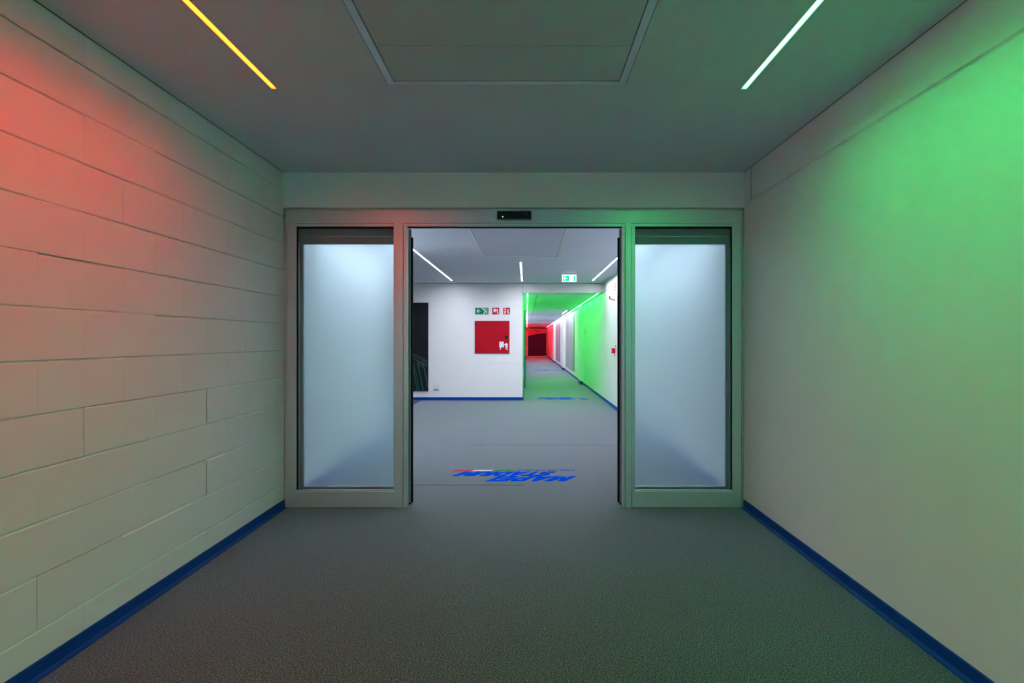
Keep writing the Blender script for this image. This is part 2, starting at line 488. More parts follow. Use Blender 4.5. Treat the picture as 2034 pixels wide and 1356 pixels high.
# ------------------------------------------------------------------ strip lights
def strip(name, label, x, y0, y1, z, lens, group=None, deep=0.008):
    t = thing(name, label, 'strip light', (x, (y0 + y1) / 2, z), group)
    h = (y1 - y0) / 2
    bm = bmesh.new()
    bx(bm, -SW, -SW + 0.0012, -h, h, 0.0005, 0.017)
    bx(bm, SW - 0.0012, SW, -h, h, 0.0005, 0.017)
    bx(bm, -SW, SW, -h, -h + 0.0015, 0.0005, 0.017)
    bx(bm, -SW, SW, h - 0.0015, h, 0.0005, 0.017)
    bx(bm, -SW, SW, -h, h, 0.017, 0.019)
    obj('channel', bm, M['whitem'], t)
    bm = bmesh.new()
    bx(bm, -SW + 0.0013, SW - 0.0013, -h + 0.002, h - 0.002, deep, deep + 0.003)
    obj('lens', bm, M[lens], t)
    return t
strip('strip_light', 'orange-red linear light recessed in the near ceiling, above the block wall', *S1[0], ZC, 'e_red')
strip('strip_light', 'bright green linear light recessed in the near ceiling', *S1[1], ZC, 'e_green')
M['e_rear_fill'] = emitter('lens_rear_fill', L_REAR_FILL)
for s, lab in zip(S1B, ('added teal fill light, unseen behind the camera, over the block wall', 'added teal fill light, unseen behind the camera, over the plaster wall')):
    strip('strip_light', lab, *s, ZC, 'e_rear_fill', deep=0.006)
for s, lab in zip(S2, ('long white linear light in the far lobby ceiling, slanting towards the dark wall picture',
                       'short white linear light in the middle of the far lobby ceiling',
                       'white linear light in the far lobby ceiling beside the green lit exit sign')):
    strip('strip_light', lab, *s, ZC2, 'e_white', deep=0.004)
cl = ['thin green-glowing linear light just inside the corridor, close to the block wall corner',
      'long linear light over the bright green corridor wall',
      'white linear light in the pale middle stretch of the corridor, on the teal door side',
      'white linear light above the grey corridor wall pictures',
      'linear light over the red-lit corridor end, on the side without pictures',
      'linear light over the red-lit corridor wall beside the glazed end door',
      'short white linear light between the two long corridor lights']
for s, lab in zip(S3, cl):
    strip('strip_light', lab, *s[:3], ZC3, s[3], deep=0.004)

# ------------------------------------------------------------------ ceiling hatches
def hatch(label, x0, x1, y0, y1, z, seams):
    t = thing('ceiling_hatch', label, 'ceiling panel', ((x0 + x1) / 2, (y0 + y1) / 2, z))
    ax, ay = (x1 - x0) / 2, (y1 - y0) / 2
    fw = 0.036; gp = 0.003
    bm = bmesh.new()
    for (a, b, c, d) in ((-ax + gp, -ax + fw, -ay + gp, ay - gp), (ax - fw, ax - gp, -ay + gp, ay - gp), (-ax + fw, ax - fw, -ay + gp, -ay + fw), (-ax + fw, ax - fw, ay - fw, ay - gp)):
        bx(bm, a, b, c, d, -0.001, 0.03, 0.0012)
    obj('frame', bm, M['hatch_trim'], t)
    cuts = [-ay + fw + 0.003] + [s - (y0 + y1) / 2 for s in seams] + [ay - fw - 0.003]
    for a, b in zip(cuts, cuts[1:]):
        bm = bmesh.new()
        bx(bm, -ax + fw + 0.003, ax - fw - 0.003, a + 0.0025, b - 0.0025, 0.003, 0.02)
        obj('panel', bm, M['panel'], t)
    bm = bmesh.new(); bx(bm, -ax + 0.001, ax - 0.001, -ay + 0.001, ay - 0.001, 0.032, 0.04)
    obj('backing', bm, M['gap'], t)
    return t
hatch('large framed access panel with a cross seam set in the near ceiling', HX0, HX1, HY0, HY1, ZC, [1.51, 2.712])
hatch('framed access panel in the far lobby ceiling seen through the open door', *H2, ZC2, [7.95])

# sprinkler cover on near ceiling
t = thing('sprinkler_head', 'tiny sprinkler head in the near ceiling above the door wall', 'sprinkler', (-0.087, 3.93, ZC))
bm = bmesh.new(); cyl(bm, (0, 0, -0.002), (0, 0, 0.004), 0.021, 0.021, 32)
obj('cover_plate', bm, M['ceil'], t)
bm = bmesh.new(); cyl(bm, (0, 0, -0.012), (0, 0, -0.002), 0.005, 0.008, 16); cyl(bm, (0, 0, -0.014), (0, 0, -0.012), 0.010, 0.010, 16)
obj('deflector', bm, M['alu'], t)
bm = bmesh.new(); cyl(bm, (0, 0, -0.02), (0, 0, 0.0), 0.12, 0.13, 40)
tag(obj('ceiling_speaker', bm, M['ceil'], None, (0.72, 19.5, ZC3)), 'faint flat round disc on the green corridor ceiling', 'ceiling disc')

# ------------------------------------------------------------------ aluminium door screen
Y0 = 4.765                        # front face of the screen
# operator beam (fixed)
bm = bmesh.new()
bx(bm, XL + 0.028, XR - 0.012, Y0, Y0 + 0.075, 2.128, 2.224, 0.003)
bx(bm, XL + 0.028, XR - 0.012, Y0 + 0.006, Y0 + 0.075, 2.1035, 2.1265, 0.001)
bx(bm, XL + 0.028, XR - 0.012, Y0 + 0.02, Y0 + 0.075, 2.222, 2.238)
beam = struct(obj('trim_door_beam', bm, M['alu']))
bm = bmesh.new()
bx(bm, XL + 0.028, XR - 0.012, Y0 + 0.078, Y0 + 0.16, 2.126, 2.238)
bx(bm, XL + 0.09, XR - 0.09, Y0 + 0.012, Y0 + 0.073, 2.1005, 2.1030)  # black plate that paints the beam's underside as shaded
struct(obj('trim_door_track_shade', bm, M['rubber']))
# wall posts
for nm, x0, x1, s in (('trim_post_left', XL, -1.723, 1), ('trim_post_right', 1.539, XR, -1)):
    bm = bmesh.new()
    a, b = (x0 + 0.028, x1) if s == 1 else (x0, x1 - 0.022)
    bx(bm, a, b, Y0 + 0.004, Y0 + 0.09, 0.0, 2.135, 0.002)
    e0, e1 = (x0, x0 + 0.026) if s == 1 else (x1 - 0.020, x1)
    bx(bm, e0, (e0 + e1) / 2 + 0.002 * s, Y0 + 0.014, Y0 + 0.09, 0, 2.238, 0.001)
    bx(bm, (e0 + e1) / 2 + 0.0005, e1, Y0 + 0.009, Y0 + 0.09, 0, 2.238, 0.001)
    c = b - 0.012 if s == 1 else a
    bx(bm, c, c + 0.012, Y0, Y0 + 0.006, 0.13, 2.103, 0.001)
    struct(obj(nm, bm, M['alu']))

def side_light(idx, gx0, gx1, mx0, mx1, inner):
    """fixed glazed panel; inner = +1 when the opening lies at +x"""
    root = bpy.data.objects.new('window_%d' % idx, None); C.objects.link(root)
    root.location = ((gx0 + gx1) / 2, Y0, 0)
    struct(root)
    ox = -root.location.x; oy = -Y0
    def B(name, x0, x1, y0, y1, z0, z1, mat, bev=0.0):
        return box(name, x0 + ox, x1 + ox, y0 + oy, y1 + oy, z0, z1, mat, root, bev)
    # glass
    B('glass_pane', gx0 - 0.008, gx1 + 0.008, Y0 + 0.030, Y0 + 0.036, 0.125, 2.112, M['satin'])
    # meeting post: broad flat face, groove, rounded nose
    bm = bmesh.new()
    def q(x0, x1, y0, y1, z0, z1, bev=0.0):
        bx(bm, x0 + ox, x1 + ox, y0 + oy, y1 + oy, z0, z1, bev)
    wdt = mx1 - mx0
    if inner > 0:
        q(mx0, mx0 + 0.004, Y0 + 0.006, Y0 + 0.07, 0.125, 2.11)
        q(mx0 + 0.0045, mx0 + wdt * 0.70, Y0, Y0 + 0.07, 0.0, 2.135, 0.002)
        q(mx0 + wdt * 0.72, mx1, Y0 + 0.004, Y0 + 0.07, 0.0, 2.112, 0.004)
    else:
        q(mx1 - 0.026, mx1, Y0 + 0.006, Y0 + 0.07, 0.125, 2.11, 0.001)
        q(mx0 + wdt * 0.22, mx1 - 0.028, Y0, Y0 + 0.07, 0.0, 2.135, 0.002)
        q(mx0, mx0 + wdt * 0.20, Y0 + 0.004, Y0 + 0.07, 0.0, 2.112, 0.004)
    obj('meeting_post', bm, M['alu'], root)
    # bottom rail with glazing bead
    rx0, rx1 = (gx0 - 0.0, mx0 + 0.024) if inner > 0 else (mx1 - 0.024, gx1)
    bm = bmesh.new()
    q(rx0, rx1, Y0 - 0.006, Y0 + 0.07, 0.004, 0.121, 0.002)
    q(gx0, gx1, Y0 + 0.004, Y0 + 0.028, 0.120, 0.130, 0.001)
    obj('bottom_rail', bm, M['alu'], root)
    # seals round the glass
    bm = bmesh.new()
    q(gx0, gx1, Y0 + 0.012, Y0 + 0.028, 2.092, 2.103)
    sx = gx0 if inner > 0 else gx1 - 0.006
    q(sx, sx + 0.006, Y0 + 0.010, Y0 + 0.028, 0.13, 2.103)
    obj('seal', bm, M['rubber'], root)
    return root
side_light(1, -1.723, -0.997, -0.997, -0.895, 1)
side_light(2, 0.813, 1.539, 0.719, 0.813, -1)

def leaf(idx, x0, x1, gx0, gx1, edge):
    """sliding leaf parked behind the fixed panel; edge = side of its closing edge"""
    ya, yb = Y0 + 0.085, Y0 + 0.125
    root = bpy.data.objects.new('door_%d' % idx, None); C.objects.link(root)
    root.location = ((x0 + x1) / 2, ya, 0.012)
    struct(root)
    ox, oy, oz = -root.location.x, -ya, -0.012
    def q(bm, a, b, c, d, e, f, bev=0.0):
        bx(bm, a + ox, b + ox, c + oy, d + oy, e + oz, f + oz, bev)
    for nm, a, b in (('stile', x0, gx0), ('stile', gx1, x1)):
        bm = bmesh.new()
        w2 = b - a
        closing = (edge > 0 and nm == 'stile' and a == gx1) or (edge < 0 and a == x0)
        if closing:
            m_ = a + w2 * 0.5
            q(bm, a, m_ - 0.0015, ya, yb, 0.012, 2.04, 0.002)
            q(bm, m_ + 0.0015, b, ya + 0.003, yb, 0.012, 2.04, 0.002)
        else:
            q(bm, a, b, ya, yb, 0.012, 2.04, 0.002)
        obj('stile', bm, M['alud'], root)
    bm = bmesh.new(); q(bm, gx0, gx1, ya, yb, 1.984, 2.04); q(bm, *((x0, gx1) if edge > 0 else (gx0, x1)), ya + 0.004, yb, 2.045, 2.104)
    obj('top_rail', bm, M['alud'], root)
    bm = bmesh.new(); q(bm, gx0, gx1, ya, yb, 0.012, 0.137)
    obj('bottom_rail', bm, M['alud'], root)
    bm = bmesh.new(); q(bm, gx0 - 0.006, gx1 + 0.006, ya + 0.015, ya + 0.021, 0.128, 1.990)
    obj('glass_pane', bm, M['frost'], root)
    bm = bmesh.new()
    if edge > 0: q(bm, x1, x1 + 0.013, ya + 0.004, yb - 0.002, 0.014, 2.035, 0.004)
    else: q(bm, x0 - 0.013, x0, ya + 0.004, yb - 0.002, 0.014, 2.035, 0.004)
    obj('rubber_edge', bm, M['rubber'], root)
    bm = bmesh.new()
    ge = x1 - 0.04 if edge > 0 else x0
    q(bm, ge, ge + 0.04, ya + 0.01, yb - 0.01, 0.0, 0.012)
    obj('guide_foot', bm, M['black'], root)
    bm = bmesh.new()
    hx = x1 - 0.035 if edge > 0 else x0
    q(bm, hx, hx + 0.035, ya + 0.005, yb, 2.045, 2.1, 0.001)
    obj('carriage_cap', bm, M['alud'], root)
    return root
leaf(1, -1.765, -0.882, -1.702, -0.945, 1)
leaf(2, 0.709, 1.58, 0.772, 1.517, -1)

# motion sensor on the beam
t = thing('motion_sensor', 'black motion sensor with a green light on the beam over the doorway', 'sensor', (-0.0925, Y0, 2.180))
bm = bmesh.new()
bx(bm, -0.1275, 0.1275, -0.042, 0.0, -0.031, 0.031, 0.007)
obj('housing', bm, M['black'], t)
bm = bmesh.new(); bx(bm, -0.118, 0.118, -0.050, -0.0425, -0.030, 0.018, 0.003); obj('lens_cover', bm, plain('dark_lens', (0.008, 0.010, 0.010), 0.12), t)
bm = bmesh.new(); cyl(bm, (-0.084, -0.052, -0.014), (-0.084, -0.050, -0.014), 0.0035, 0.0035, 12)
obj('indicator_light', bm, M['e_led'], t)
bm = bmesh.new()
for k in range(6):
    bx(bm, 0.068 + k * 0.0065, 0.0725 + k * 0.0065, -0.0512, -0.0498, 0.0035, 0.0095)
obj('maker_mark', bm, plain('pale_print', (0.12, 0.14, 0.14), 0.6), t)

# ------------------------------------------------------------------ floor lettering
def glyph_polys():
    G = {}
    G['M'] = (1.25, [[(0, 0), (0, 1), (.34, 1), (.34, 0)], [(.91, 0), (.91, 1), (1.25, 1), (1.25, 0)], [(.20, 1), (.42, 1), (.76, .12), (.50, .12)], [(1.05, 1), (.83, 1), (.49, .12), (.75, .12)]])
    G['A'] = (1.10, [[(0, 0), (.40, 1), (.72, 1), (.34, 0)], [(1.10, 0), (.70, 1), (.38, 1), (.76, 0)], [(.25, .16), (.25, .38), (.85, .38), (.85, .16)]])
    G['E'] = (0.86, [[(0, 0), (0, 1), (.34, 1), (.34, 0)], [(.3, 0), (.3, .24), (.86, .24), (.86, 0)], [(.3, .385), (.3, .615), (.80, .615), (.80, .385)], [(.3, .76), (.3, 1), (.86, 1), (.86, .76)]])
    G['I'] = (0.34, [[(0, 0), (0, 1), (.34, 1), (.34, 0)]])
    G['T'] = (0.92, [[(.29, 0), (.29, .8), (.63, .8), (.63, 0)], [(0, .75), (0, 1), (.92, 1), (.92, .75)]])
    def ring(cx, cy, rx, ry, ix, iy, a0, a1, n=12):
        out = []
        for i in range(n):
            p, r = a0 + (a1 - a0) * i / n, a0 + (a1 - a0) * (i + 1) / n
            out.append([(cx + rx * math.cos(p), cy + ry * math.sin(p)), (cx + rx * math.cos(r), cy + ry * math.sin(r)),
                        (cx + ix * math.cos(r), cy + iy * math.sin(r)), (cx + ix * math.cos(p), cy + iy * math.sin(p))])
        return out
    h = math.pi / 2
    G['P'] = (0.95, [[(0, 0), (0, 1), (.34, 1), (.34, 0)], [(.3, .76), (.3, 1), (.60, 1), (.60, .76)], [(.3, .28), (.3, .52), (.60, .52), (.60, .28)]] + ring(.60, .64, .35, .36, .06, .12, -h, h))
    G['D'] = (1.08, [[(0, 0), (0, 1), (.34, 1), (.34, 0)], [(.3, .76), (.3, 1), (.56, 1), (.56, .76)], [(.3, 0), (.3, .24), (.56, .24), (.56, 0)]] + ring(.56, .5, .52, .5, .18, .26, -h, h))
    G['U'] = (1.04, [[(0, .4), (0, 1), (.34, 1), (.34, .4)], [(.70, .4), (.70, 1), (1.04, 1), (1.04, .4)]] + ring(.52, .4, .52, .4, .18, .17, math.pi, 2 * math.pi))
    G['S'] = (0.98, ring(.36, .70, .36, .30, .06, .09, h, 3 * h) + ring(.60, .30, .38, .30, .06, .09, -h, h)
              + [[(.36, .79), (.36, 1), (.92, 1), (.92, .79)], [(.34, .40), (.34, .61), (.62, .60), (.62, .39)], [(.04, 0), (.04, .21), (.62, .21), (.62, 0)]])
    return G
GL = glyph_polys()
def word(bm, txt, x0, x1, yb, h, shear, z0, z1, gap=0.05):
    tot = sum(GL[c][0] for c in txt) + gap * (len(txt) - 1)
    sx = (x1 - x0 - shear * h) / tot
    u = 0
    for c in txt:
        wd, polys = GL[c]
        for k, p in enumerate(polys):
            prism(bm, [(x0 + (u + a) * sx + b * h * shear, yb + b * h) for a, b in p], 'z', z0, z1 + 0.00006 * k)
        u += wd + gap

def font_words(txt, x0, x1, yb, h, z0):
    cu = bpy.data.curves.new('t', 'FONT'); cu.body = txt; cu.shear = 0.25; cu.offset = 0.012
    cu.size = 1.0; cu.extrude = 0.0
    o = bpy.data.objects.new('t', cu); C.objects.link(o)
    dg = bpy.context.evaluated_depsgraph_get(); dg.update()
    me = bpy.data.meshes.new_from_object(o.evaluated_get(dg))
    xs = [v.co.x for v in me.vertices]; ys = [v.co.y for v in me.vertices]
    for v in me.vertices:
        v.co = Vector((x0 + (v.co.x - min(xs)) / (max(xs) - min(xs)) * (x1 - x0), yb + v.co.y / 0.72 * h, z0))
    bpy.data.objects.remove(o); bpy.data.curves.remove(cu)
    return me

def logo(label, cx, cy, rz):
    """origin = middle of the lettering; reads along +x before rotation"""
    t = thing('floor_lettering', label, 'floor sign', (cx, cy, 0.0))
    t.rotation_euler = (0, 0, rz)
    z0, z1 = 0.0005, 0.0022
    # overall width 1.155 (x -0.578..0.578), depth 0.51 (y -0.255..0.255)
    bm = bmesh.new(); word(bm, 'MAPEI', -0.568, 0.253, 0.047, 0.208, 0.55, z0, z1); obj('word_mapei', bm, M['logo'], t)
    bm = bmesh.new(); word(bm, 'STADIUM', -0.395, 0.578, -0.152, 0.186, 0.55, z0, z1); obj('word_stadium', bm, M['logo'], t)
    for nm, a, b, mt in (('green_stripe', 0.017, 0.204, 'logog'), ('white_stripe', 0.204, 0.392, 'logow'), ('red_stripe', 0.392, 0.578, 'logor')):
        bm = bmesh.new()
        prism(bm, [(a, -0.236), (b, -0.236), (b + 0.02, -0.186), (a + 0.02, -0.186)], 'z', z0, z1)
        obj(nm, bm, M[mt], t)
    me = font_words('Citt\u00e0 del Tricolore', -0.575, -0.025, -0.243, 0.055, z1)
    me.materials.clear(); me.materials.append(M['logo'])
    o = bpy.data.objects.new('small_wording', me); C.objects.link(o); o.parent = t
    return t
logo('blue lettering with red, white and green bar, upside down on carpet past the doorway', -0.112, 5.912, math.pi)
logo('blue floor lettering on the green-lit carpet at the corridor mouth', 0.765, 13.68, 0)
logo('blue floor lettering on the pale carpet deep in the corridor', 0.75, 26.7, 0)

# matting patch below the dark picture
tag(box('floor_mat', -3.4, -2.2, 12.40, 13.295, 0, 0.006, M['mat']), 'small dark blue-grey mat on the carpet below the dark picture', 'mat')

# ------------------------------------------------------------------ things on the far wall (plane y = YF)
YW = YF - 0.003
def fx(px): return (px - 1046) / 1265 * YW      # read-off of the survey of this wall plane
def fz(py): return CAMZ - (py - 676) / 1265 * YW

# hose cabinet
x0, x1, z0, z1 = -1.084, -0.358, 0.978, 1.661
t = thing('fire_hose_cabinet', 'flat red fire hose cabinet on the white block wall', 'cabinet', ((x0 + x1) / 2, YW, z0))
ox = -(x0 + x1) / 2
bm = bmesh.new(); bx(bm, x0 + ox, x1 + ox, -0.016, 0.0, 0, z1 - z0, 0.003); obj('body', bm, M['redd'], t)
door = obj('door', (lambda b: (bx(b, x0 + ox + 0.012, x1 + ox - 0.012, -0.024, -0.016, 0.022, z1 - z0 - 0.010, 0.002), b)[1])(bmesh.new()), M['red'], t)
def child(name, bm, mat, parent): return obj(name, bm, mat, parent)
for zz in (0.075, 0.61):
    bm = bmesh.new(); bx(bm, x0 + ox + 0.008, x0 + ox + 0.028, -0.029, -0.0235, zz - 0.02, zz + 0.02, 0.002); child('hinge', bm, M['black'], door)
bm = bmesh.new(); lx, lz = fx(1006) + ox, fz(669.6) - z0
bx(bm, lx - 0.033, lx + 0.033, -0.034, -0.0235, lz - 0.036, lz + 0.036, 0.006); child('lock', bm, M['black'], door)
bm = bmesh.new()
ya, yb = -0.0262, -0.0238
def fp(px, py): return (fx(px) + ox, fz(py) - z0)
def quad(px0, py0, px1, py1):
    a = fp(px0, py0); b = fp(px1, py1)
    prism(bm, [a, (b[0], a[1]), b, (a[0], b[1])], 'y', ya, yb)
quad(991.9, 678.3, 1000.9, 689.6); quad(993.0, 689.6, 995.0, 694.0); quad(1001, 682.8, 1003.2, 685.4)
disc(bm, *fp(1006.0, 684.3), 0.030, 'y', ya, yb)
for a, b in (((1003.2, 688.3), (1008.8, 691.6)), ((1004.2, 691.8), (1008.9, 694.4)), ((1004.8, 688.2), (1009.0, 688.0))):
    line2(bm, [fp(*a), fp(*b)], 0.016, 'y', ya, yb)
child('hose_pictogram', bm, M['swhite'], door)

def wall_sign(label, px0, px1, py0, py1, mat, symbols, name='safety_sign'):
    a0, a1, b0, b1 = fx(px0), fx(px1), fz(py1), fz(py0)
    t = thing(name, label, 'sign', ((a0 + a1) / 2, YW, b0))
    bm = bmesh.new(); bx(bm, -(a1 - a0) / 2, (a1 - a0) / 2, -0.006, 0, 0, b1 - b0, 0.001)
    obj('plate', bm, M[mat], t)
    bm = bmesh.new()
    W, H = a1 - a0, b1 - b0
    symbols(bm, W, H, -0.0072, -0.0058)
    obj('pictogram', bm, M['swhite'], t)
    return t
def arrow(bm, cx, cz, s, axis, a, b):
    line2(bm, [(cx - s * .9, cz), (cx + s, cz)], s * 0.32, axis, a, b)
    line2(bm, [(cx + s * .15, cz + s), (cx - s * .95, cz), (cx + s * .15, cz - s)], s * 0.34, axis, a, b)
def runner(bm, cx, cz, s, axis, a, b):
    disc(bm, cx - s * .10, cz + s * .78, s * .17, axis, a, b, 12)
    line2(bm, [(cx - s * .02, cz + s * .52), (cx + s * .14, cz - s * .05)], s * .30, axis, a, b)
    line2(bm, [(cx + s * .10, cz - s * .05), (cx - s * .30, cz - s * .35), (cx - s * .28, cz - s * .85)], s * .16, axis, a, b)
    line2(bm, [(cx + s * .16, cz - s * .05), (cx + s * .38, cz - s * .45), (cx + s * .70, cz - s * .75)], s * .16, axis, a, b)
    line2(bm, [(cx, cz + s * .45), (cx - s * .38, cz + s * .30), (cx - s * .48, cz + s * .05)], s * .11, axis, a, b)
    line2(bm, [(cx, cz + s * .45), (cx + s * .42, cz + s * .35), (cx + s * .60, cz + s * .10)], s * .11, axis, a, b)
def sym_exit(bm, W, H, a, b):
    arrow(bm, -W * .24, H * .5, H * .28, 'y', a, b)
    # pale door field around the running figure, with the curved leading stroke
    line2(bm, [(W * .13, H * .05), (W * .20, H * .45)], H * .09, 'y', a, b)
    runner(bm, W * .27, H * .40, H * .40, 'y', a, b)
    line2(bm, [(-W * .03, H * 1.0), (W * .06, H * .80), (W * .16, H * .68), (W * .26, H * .70)], H * .13, 'y', a, b)
    line2(bm, [(W * .13, H * .90), (W * .40, H * .90), (W * .40, H * .04)], H * .06, 'y', a, b)
def sym_hose(bm, W, H, a, b):
    prism(bm, [(-W * .34, H * .40), (W * .02, H * .40), (W * .02, H * .84), (-W * .34, H * .84)], 'y', a, b)
    line2(bm, [(W * .02, H * .70), (W * .28, H * .72), (W * .34, H * .5)], H * .10, 'y', a, b)
    line2(bm, [(W * .20, H * .62), (W * .24, H * .30), (W * .36, H * .10)], H * .16, 'y', a, b)
    line2(bm, [(-W * .38, H * .32), (W * .05, H * .32)], H * .04, 'y', a, b)
def sym_ext(bm, W, H, a, b):
    prism(bm, [(-W * .34, H * .10), (-W * .10, H * .10), (-W * .10, H * .56), (-W * .34, H * .56)], 'y', a, b)
    line2(bm, [(-W * .33, H * .72), (-W * .22, H * .84), (-W * .10, H * .72)], H * .13, 'y', a, b)
    line2(bm, [(W * .24, H * .74), (W * .16, H * .42), (W * .34, H * .12)], H * .18, 'y', a, b)
wall_sign('green escape sign with a white arrow, on the block wall over the red cabinet', 944.0, 970.3, 610.9, 624.2, 'sgreen', sym_exit)
wall_sign('small red sign with a white hose box symbol, the one beside the green sign', 978.0, 991.6, 610.9, 624.0, 'sred', sym_hose)
wall_sign('small red extinguisher sign, the one nearest the corridor corner', 999.7, 1012.9, 610.9, 624.0, 'sred', sym_ext)

# dark picture with a lattice print
px1_, pz0, pz1 = -2.053, 0.198, 2.038
t = thing('wall_picture', 'tall near-black picture with green printed girder lines on the far wall', 'picture', (px1_, YW, pz0))
bm = bmesh.new(); bx(bm, -1.25, 0, -0.03, 0, 0, pz1 - pz0, 0.002)
obj('board', bm, M['poster'], t)
def pp(u, v): return (fx(815 + u / 14.27) - px1_, fz(690 + v / 14.27) - pz0)
g_, s_ = bmesh.new(), bmesh.new()
ya, yb = -0.0312, -0.0298
base_arc = [[(60, 175), (240, 240), (400, 330), (490, 410)], [(60, 240), (250, 300), (430, 390), (490, 425)], [(60, 300), (180, 350), (330, 410), (480, 490)],
            [(230, 420), (350, 420)], [(240, 510), (480, 515)], [(240, 465), (440, 467)]]
for L in base_arc:
    line2(s_, [pp(*p) for p in L], 0.011, 'y', ya, yb)
for k in range(1, 9):                       # the print runs on to the hidden side
    line2(s_, [pp(60 - 115 * (k - 1), 175 - 28 * (k - 1)), pp(60 - 115 * k, 175 - 28 * k)] if k < 6 else [pp(-515, 35), pp(-620, 20)], 0.011, 'y', ya, yb)
for L in [[(70, 430), (100, 620), (150, 900), (215, 1222)], [(200, 380), (250, 600), (310, 900), (372, 1222)], [(350, 420), (400, 600), (460, 880), (497, 1110)]]:
    line2(g_, [pp(*p) for p in L], 0.019, 'y', ya, yb)
    line2(g_, [pp(p[0] - 420, p[1] - 90 if i < 3 else p[1]) for i, p in enumerate(L)], 0.019, 'y', ya, yb)
line2(g_, [pp(110, 460), pp(170, 720), pp(270, 1222)], 0.010, 'y', ya, yb)
line2(g_, [pp(50, 1100), pp(75, 1222)], 0.014, 'y', ya, yb)
obj('green_print', g_, M['truss'], t)
obj('grey_print', s_, M['truss2'], t)

# socket
t = thing('wall_socket', 'small white power socket low on the block wall', 'socket', (-1.884, YW, 0.235))
bm = bmesh.new(); bx(bm, -0.058, 0.058, -0.010, 0, 0, 0.082, 0.002); obj('frame', bm, M['plastic'], t)
for k in (-1, 0, 1):
    bm = bmesh.new(); bx(bm, k * 0.026 - 0.011, k * 0.026 + 0.011, -0.0125, -0.0098, 0.024, 0.060, 0.001)
    m_ = obj('outlet', bm, M['plastic'], t)
bm = bmesh.new(); bx(bm, -0.052, 0.052, -0.028, 0, -0.008, -0.001, 0.001); obj('lower_lip', bm, M['grey'], t)

# exit sign hung from the far lobby ceiling
ys = 11.3
t = thing('exit_sign', 'lit green and white exit sign hanging from the far lobby ceiling', 'exit sign', (0.756, ys, 2.288))
bm = bmesh.new(); bx(bm, -0.131, 0.131, 0.0, 0.03, 0, 0.134, 0.003); obj('housing', bm, M['plastic'], t)
bm = bmesh.new(); bx(bm, -0.128, 0.128, -0.0015, -0.0002, 0.003, 0.129); face = obj('lit_face', bm, M['e_signw'], t)
bm = bmesh.new()
yf0, yf1 = -0.0032, -0.0016
bx(bm, -0.112, -0.002, yf0, yf1, 0.017, 0.112)
child('green_field', bm, M['e_signg'], face)
bm = bmesh.new(); bx(bm, 0.078, 0.106, yf0, yf1, 0.017, 0.112); child('green_bar', bm, M['e_signg'], face)
bm = bmesh.new(); arrow(bm, -0.064, 0.064, 0.036, 'y', -0.0048, -0.0034); child('arrow', bm, M['e_signw'], face)
bm = bmesh.new(); runner(bm, 0.036, 0.062, 0.044, 'y', yf0, yf1); child('running_figure', bm, emitter('sign_pale_green', (0.30, 0.50, 0.42)), face)
bm = bmesh.new(); bx(bm, -0.12, 0.12, -0.005, 0.035, 0.134, ZC2 - 2.288); obj('mounting_bar', bm, M['whitem'], t)

# ------------------------------------------------------------------ things on the far lobby's plaster wall (plane x = XR2)
XW = XR2
# alarm beacon
t = thing('alarm_beacon', 'white bracket alarm with a red tip high on the plaster wall beyond the doorway', 'alarm', (XW, 11.2, 1.95))
bm = bmesh.new(); bx(bm, -0.012, 0, -0.08, 0.08, -0.03, 0.12, 0.003); obj('back_plate', bm, M['plastic'], t)
bm = bmesh.new(); bx(bm, -0.085, -0.01, -0.05, 0.05, 0.02, 0.10, 0.01); obj('housing', bm, M['plastic'], t)
bm = bmesh.new(); cyl(bm, (-0.05, 0, 0.012), (-0.145, 0, 0.035), 0.011, 0.014); obj('arm', bm, M['grey'], t)
bm = bmesh.new(); cyl(bm, (-0.142, 0, 0.035), (-0.152, 0, 0.080), 0.015, 0.011); obj('red_cap', bm, M['sred'], t)
t = thing('safety_sign', 'small red-marked white sign above the bracket alarm', 'sign', (XW, 11.55, 2.14))
bm = bmesh.new(); bx(bm, -0.005, 0, -0.1, 0.1, 0, 0.17, 0.001); obj('plate', bm, M['swhite'], t)
bm = bmesh.new()
for z in (0.03, 0.08, 0.13): bx(bm, -0.0065, -0.0048, -0.07, 0.06, z - 0.014, z + 0.014)
obj('red_marks', bm, M['sred'], t)
t = thing('alarm_call_point', 'red box-shaped fire call point on the plaster wall beyond the doorway', 'call point', (XW, 11.6, 1.02))
bm = bmesh.new(); bx(bm, -0.062, 0, -0.045, 0.045, 0, 0.088, 0.004); obj('housing', bm, M['sred'], t)
bm = bmesh.new(); bx(bm, -0.066, -0.061, -0.030, 0.030, 0.02, 0.068, 0.001); obj('push_plate', bm, M['swhite'], t)
bm = bmesh.new(); cyl(bm, (-0.012, 0, -0.06), (-0.012, 0, 0.002), 0.006); obj('cable_entry', bm, M['grey'], t)
t = thing('call_point_notice', 'narrow white notice with a red lower corner above the fire call point', 'sign', (XW, 11.45, 1.13))
bm = bmesh.new(); bx(bm, -0.018, 0, -0.10, 0.10, 0, 0.155, 0.002); obj('plate', bm, M['plastic'], t)
bm = bmesh.new(); bx(bm, -0.0195, -0.0178, -0.095, 0.02, 0.005, 0.03); obj('red_band', bm, M['sred'], t)
# white device on the green wall
t = thing('wall_controller', 'small white control plate on the bright green corridor wall', 'wall control', (XW, 17.4, 1.42))
bm = bmesh.new(); bx(bm, -0.02, 0, -0.06, 0.06, 0, 0.16, 0.002); obj('plate', bm, M['plastic'], t)
bm = bmesh.new(); bx(bm, -0.024, -0.0195, -0.02, 0.02, 0.06, 0.10, 0.001); obj('button', bm, M['grey'], t)

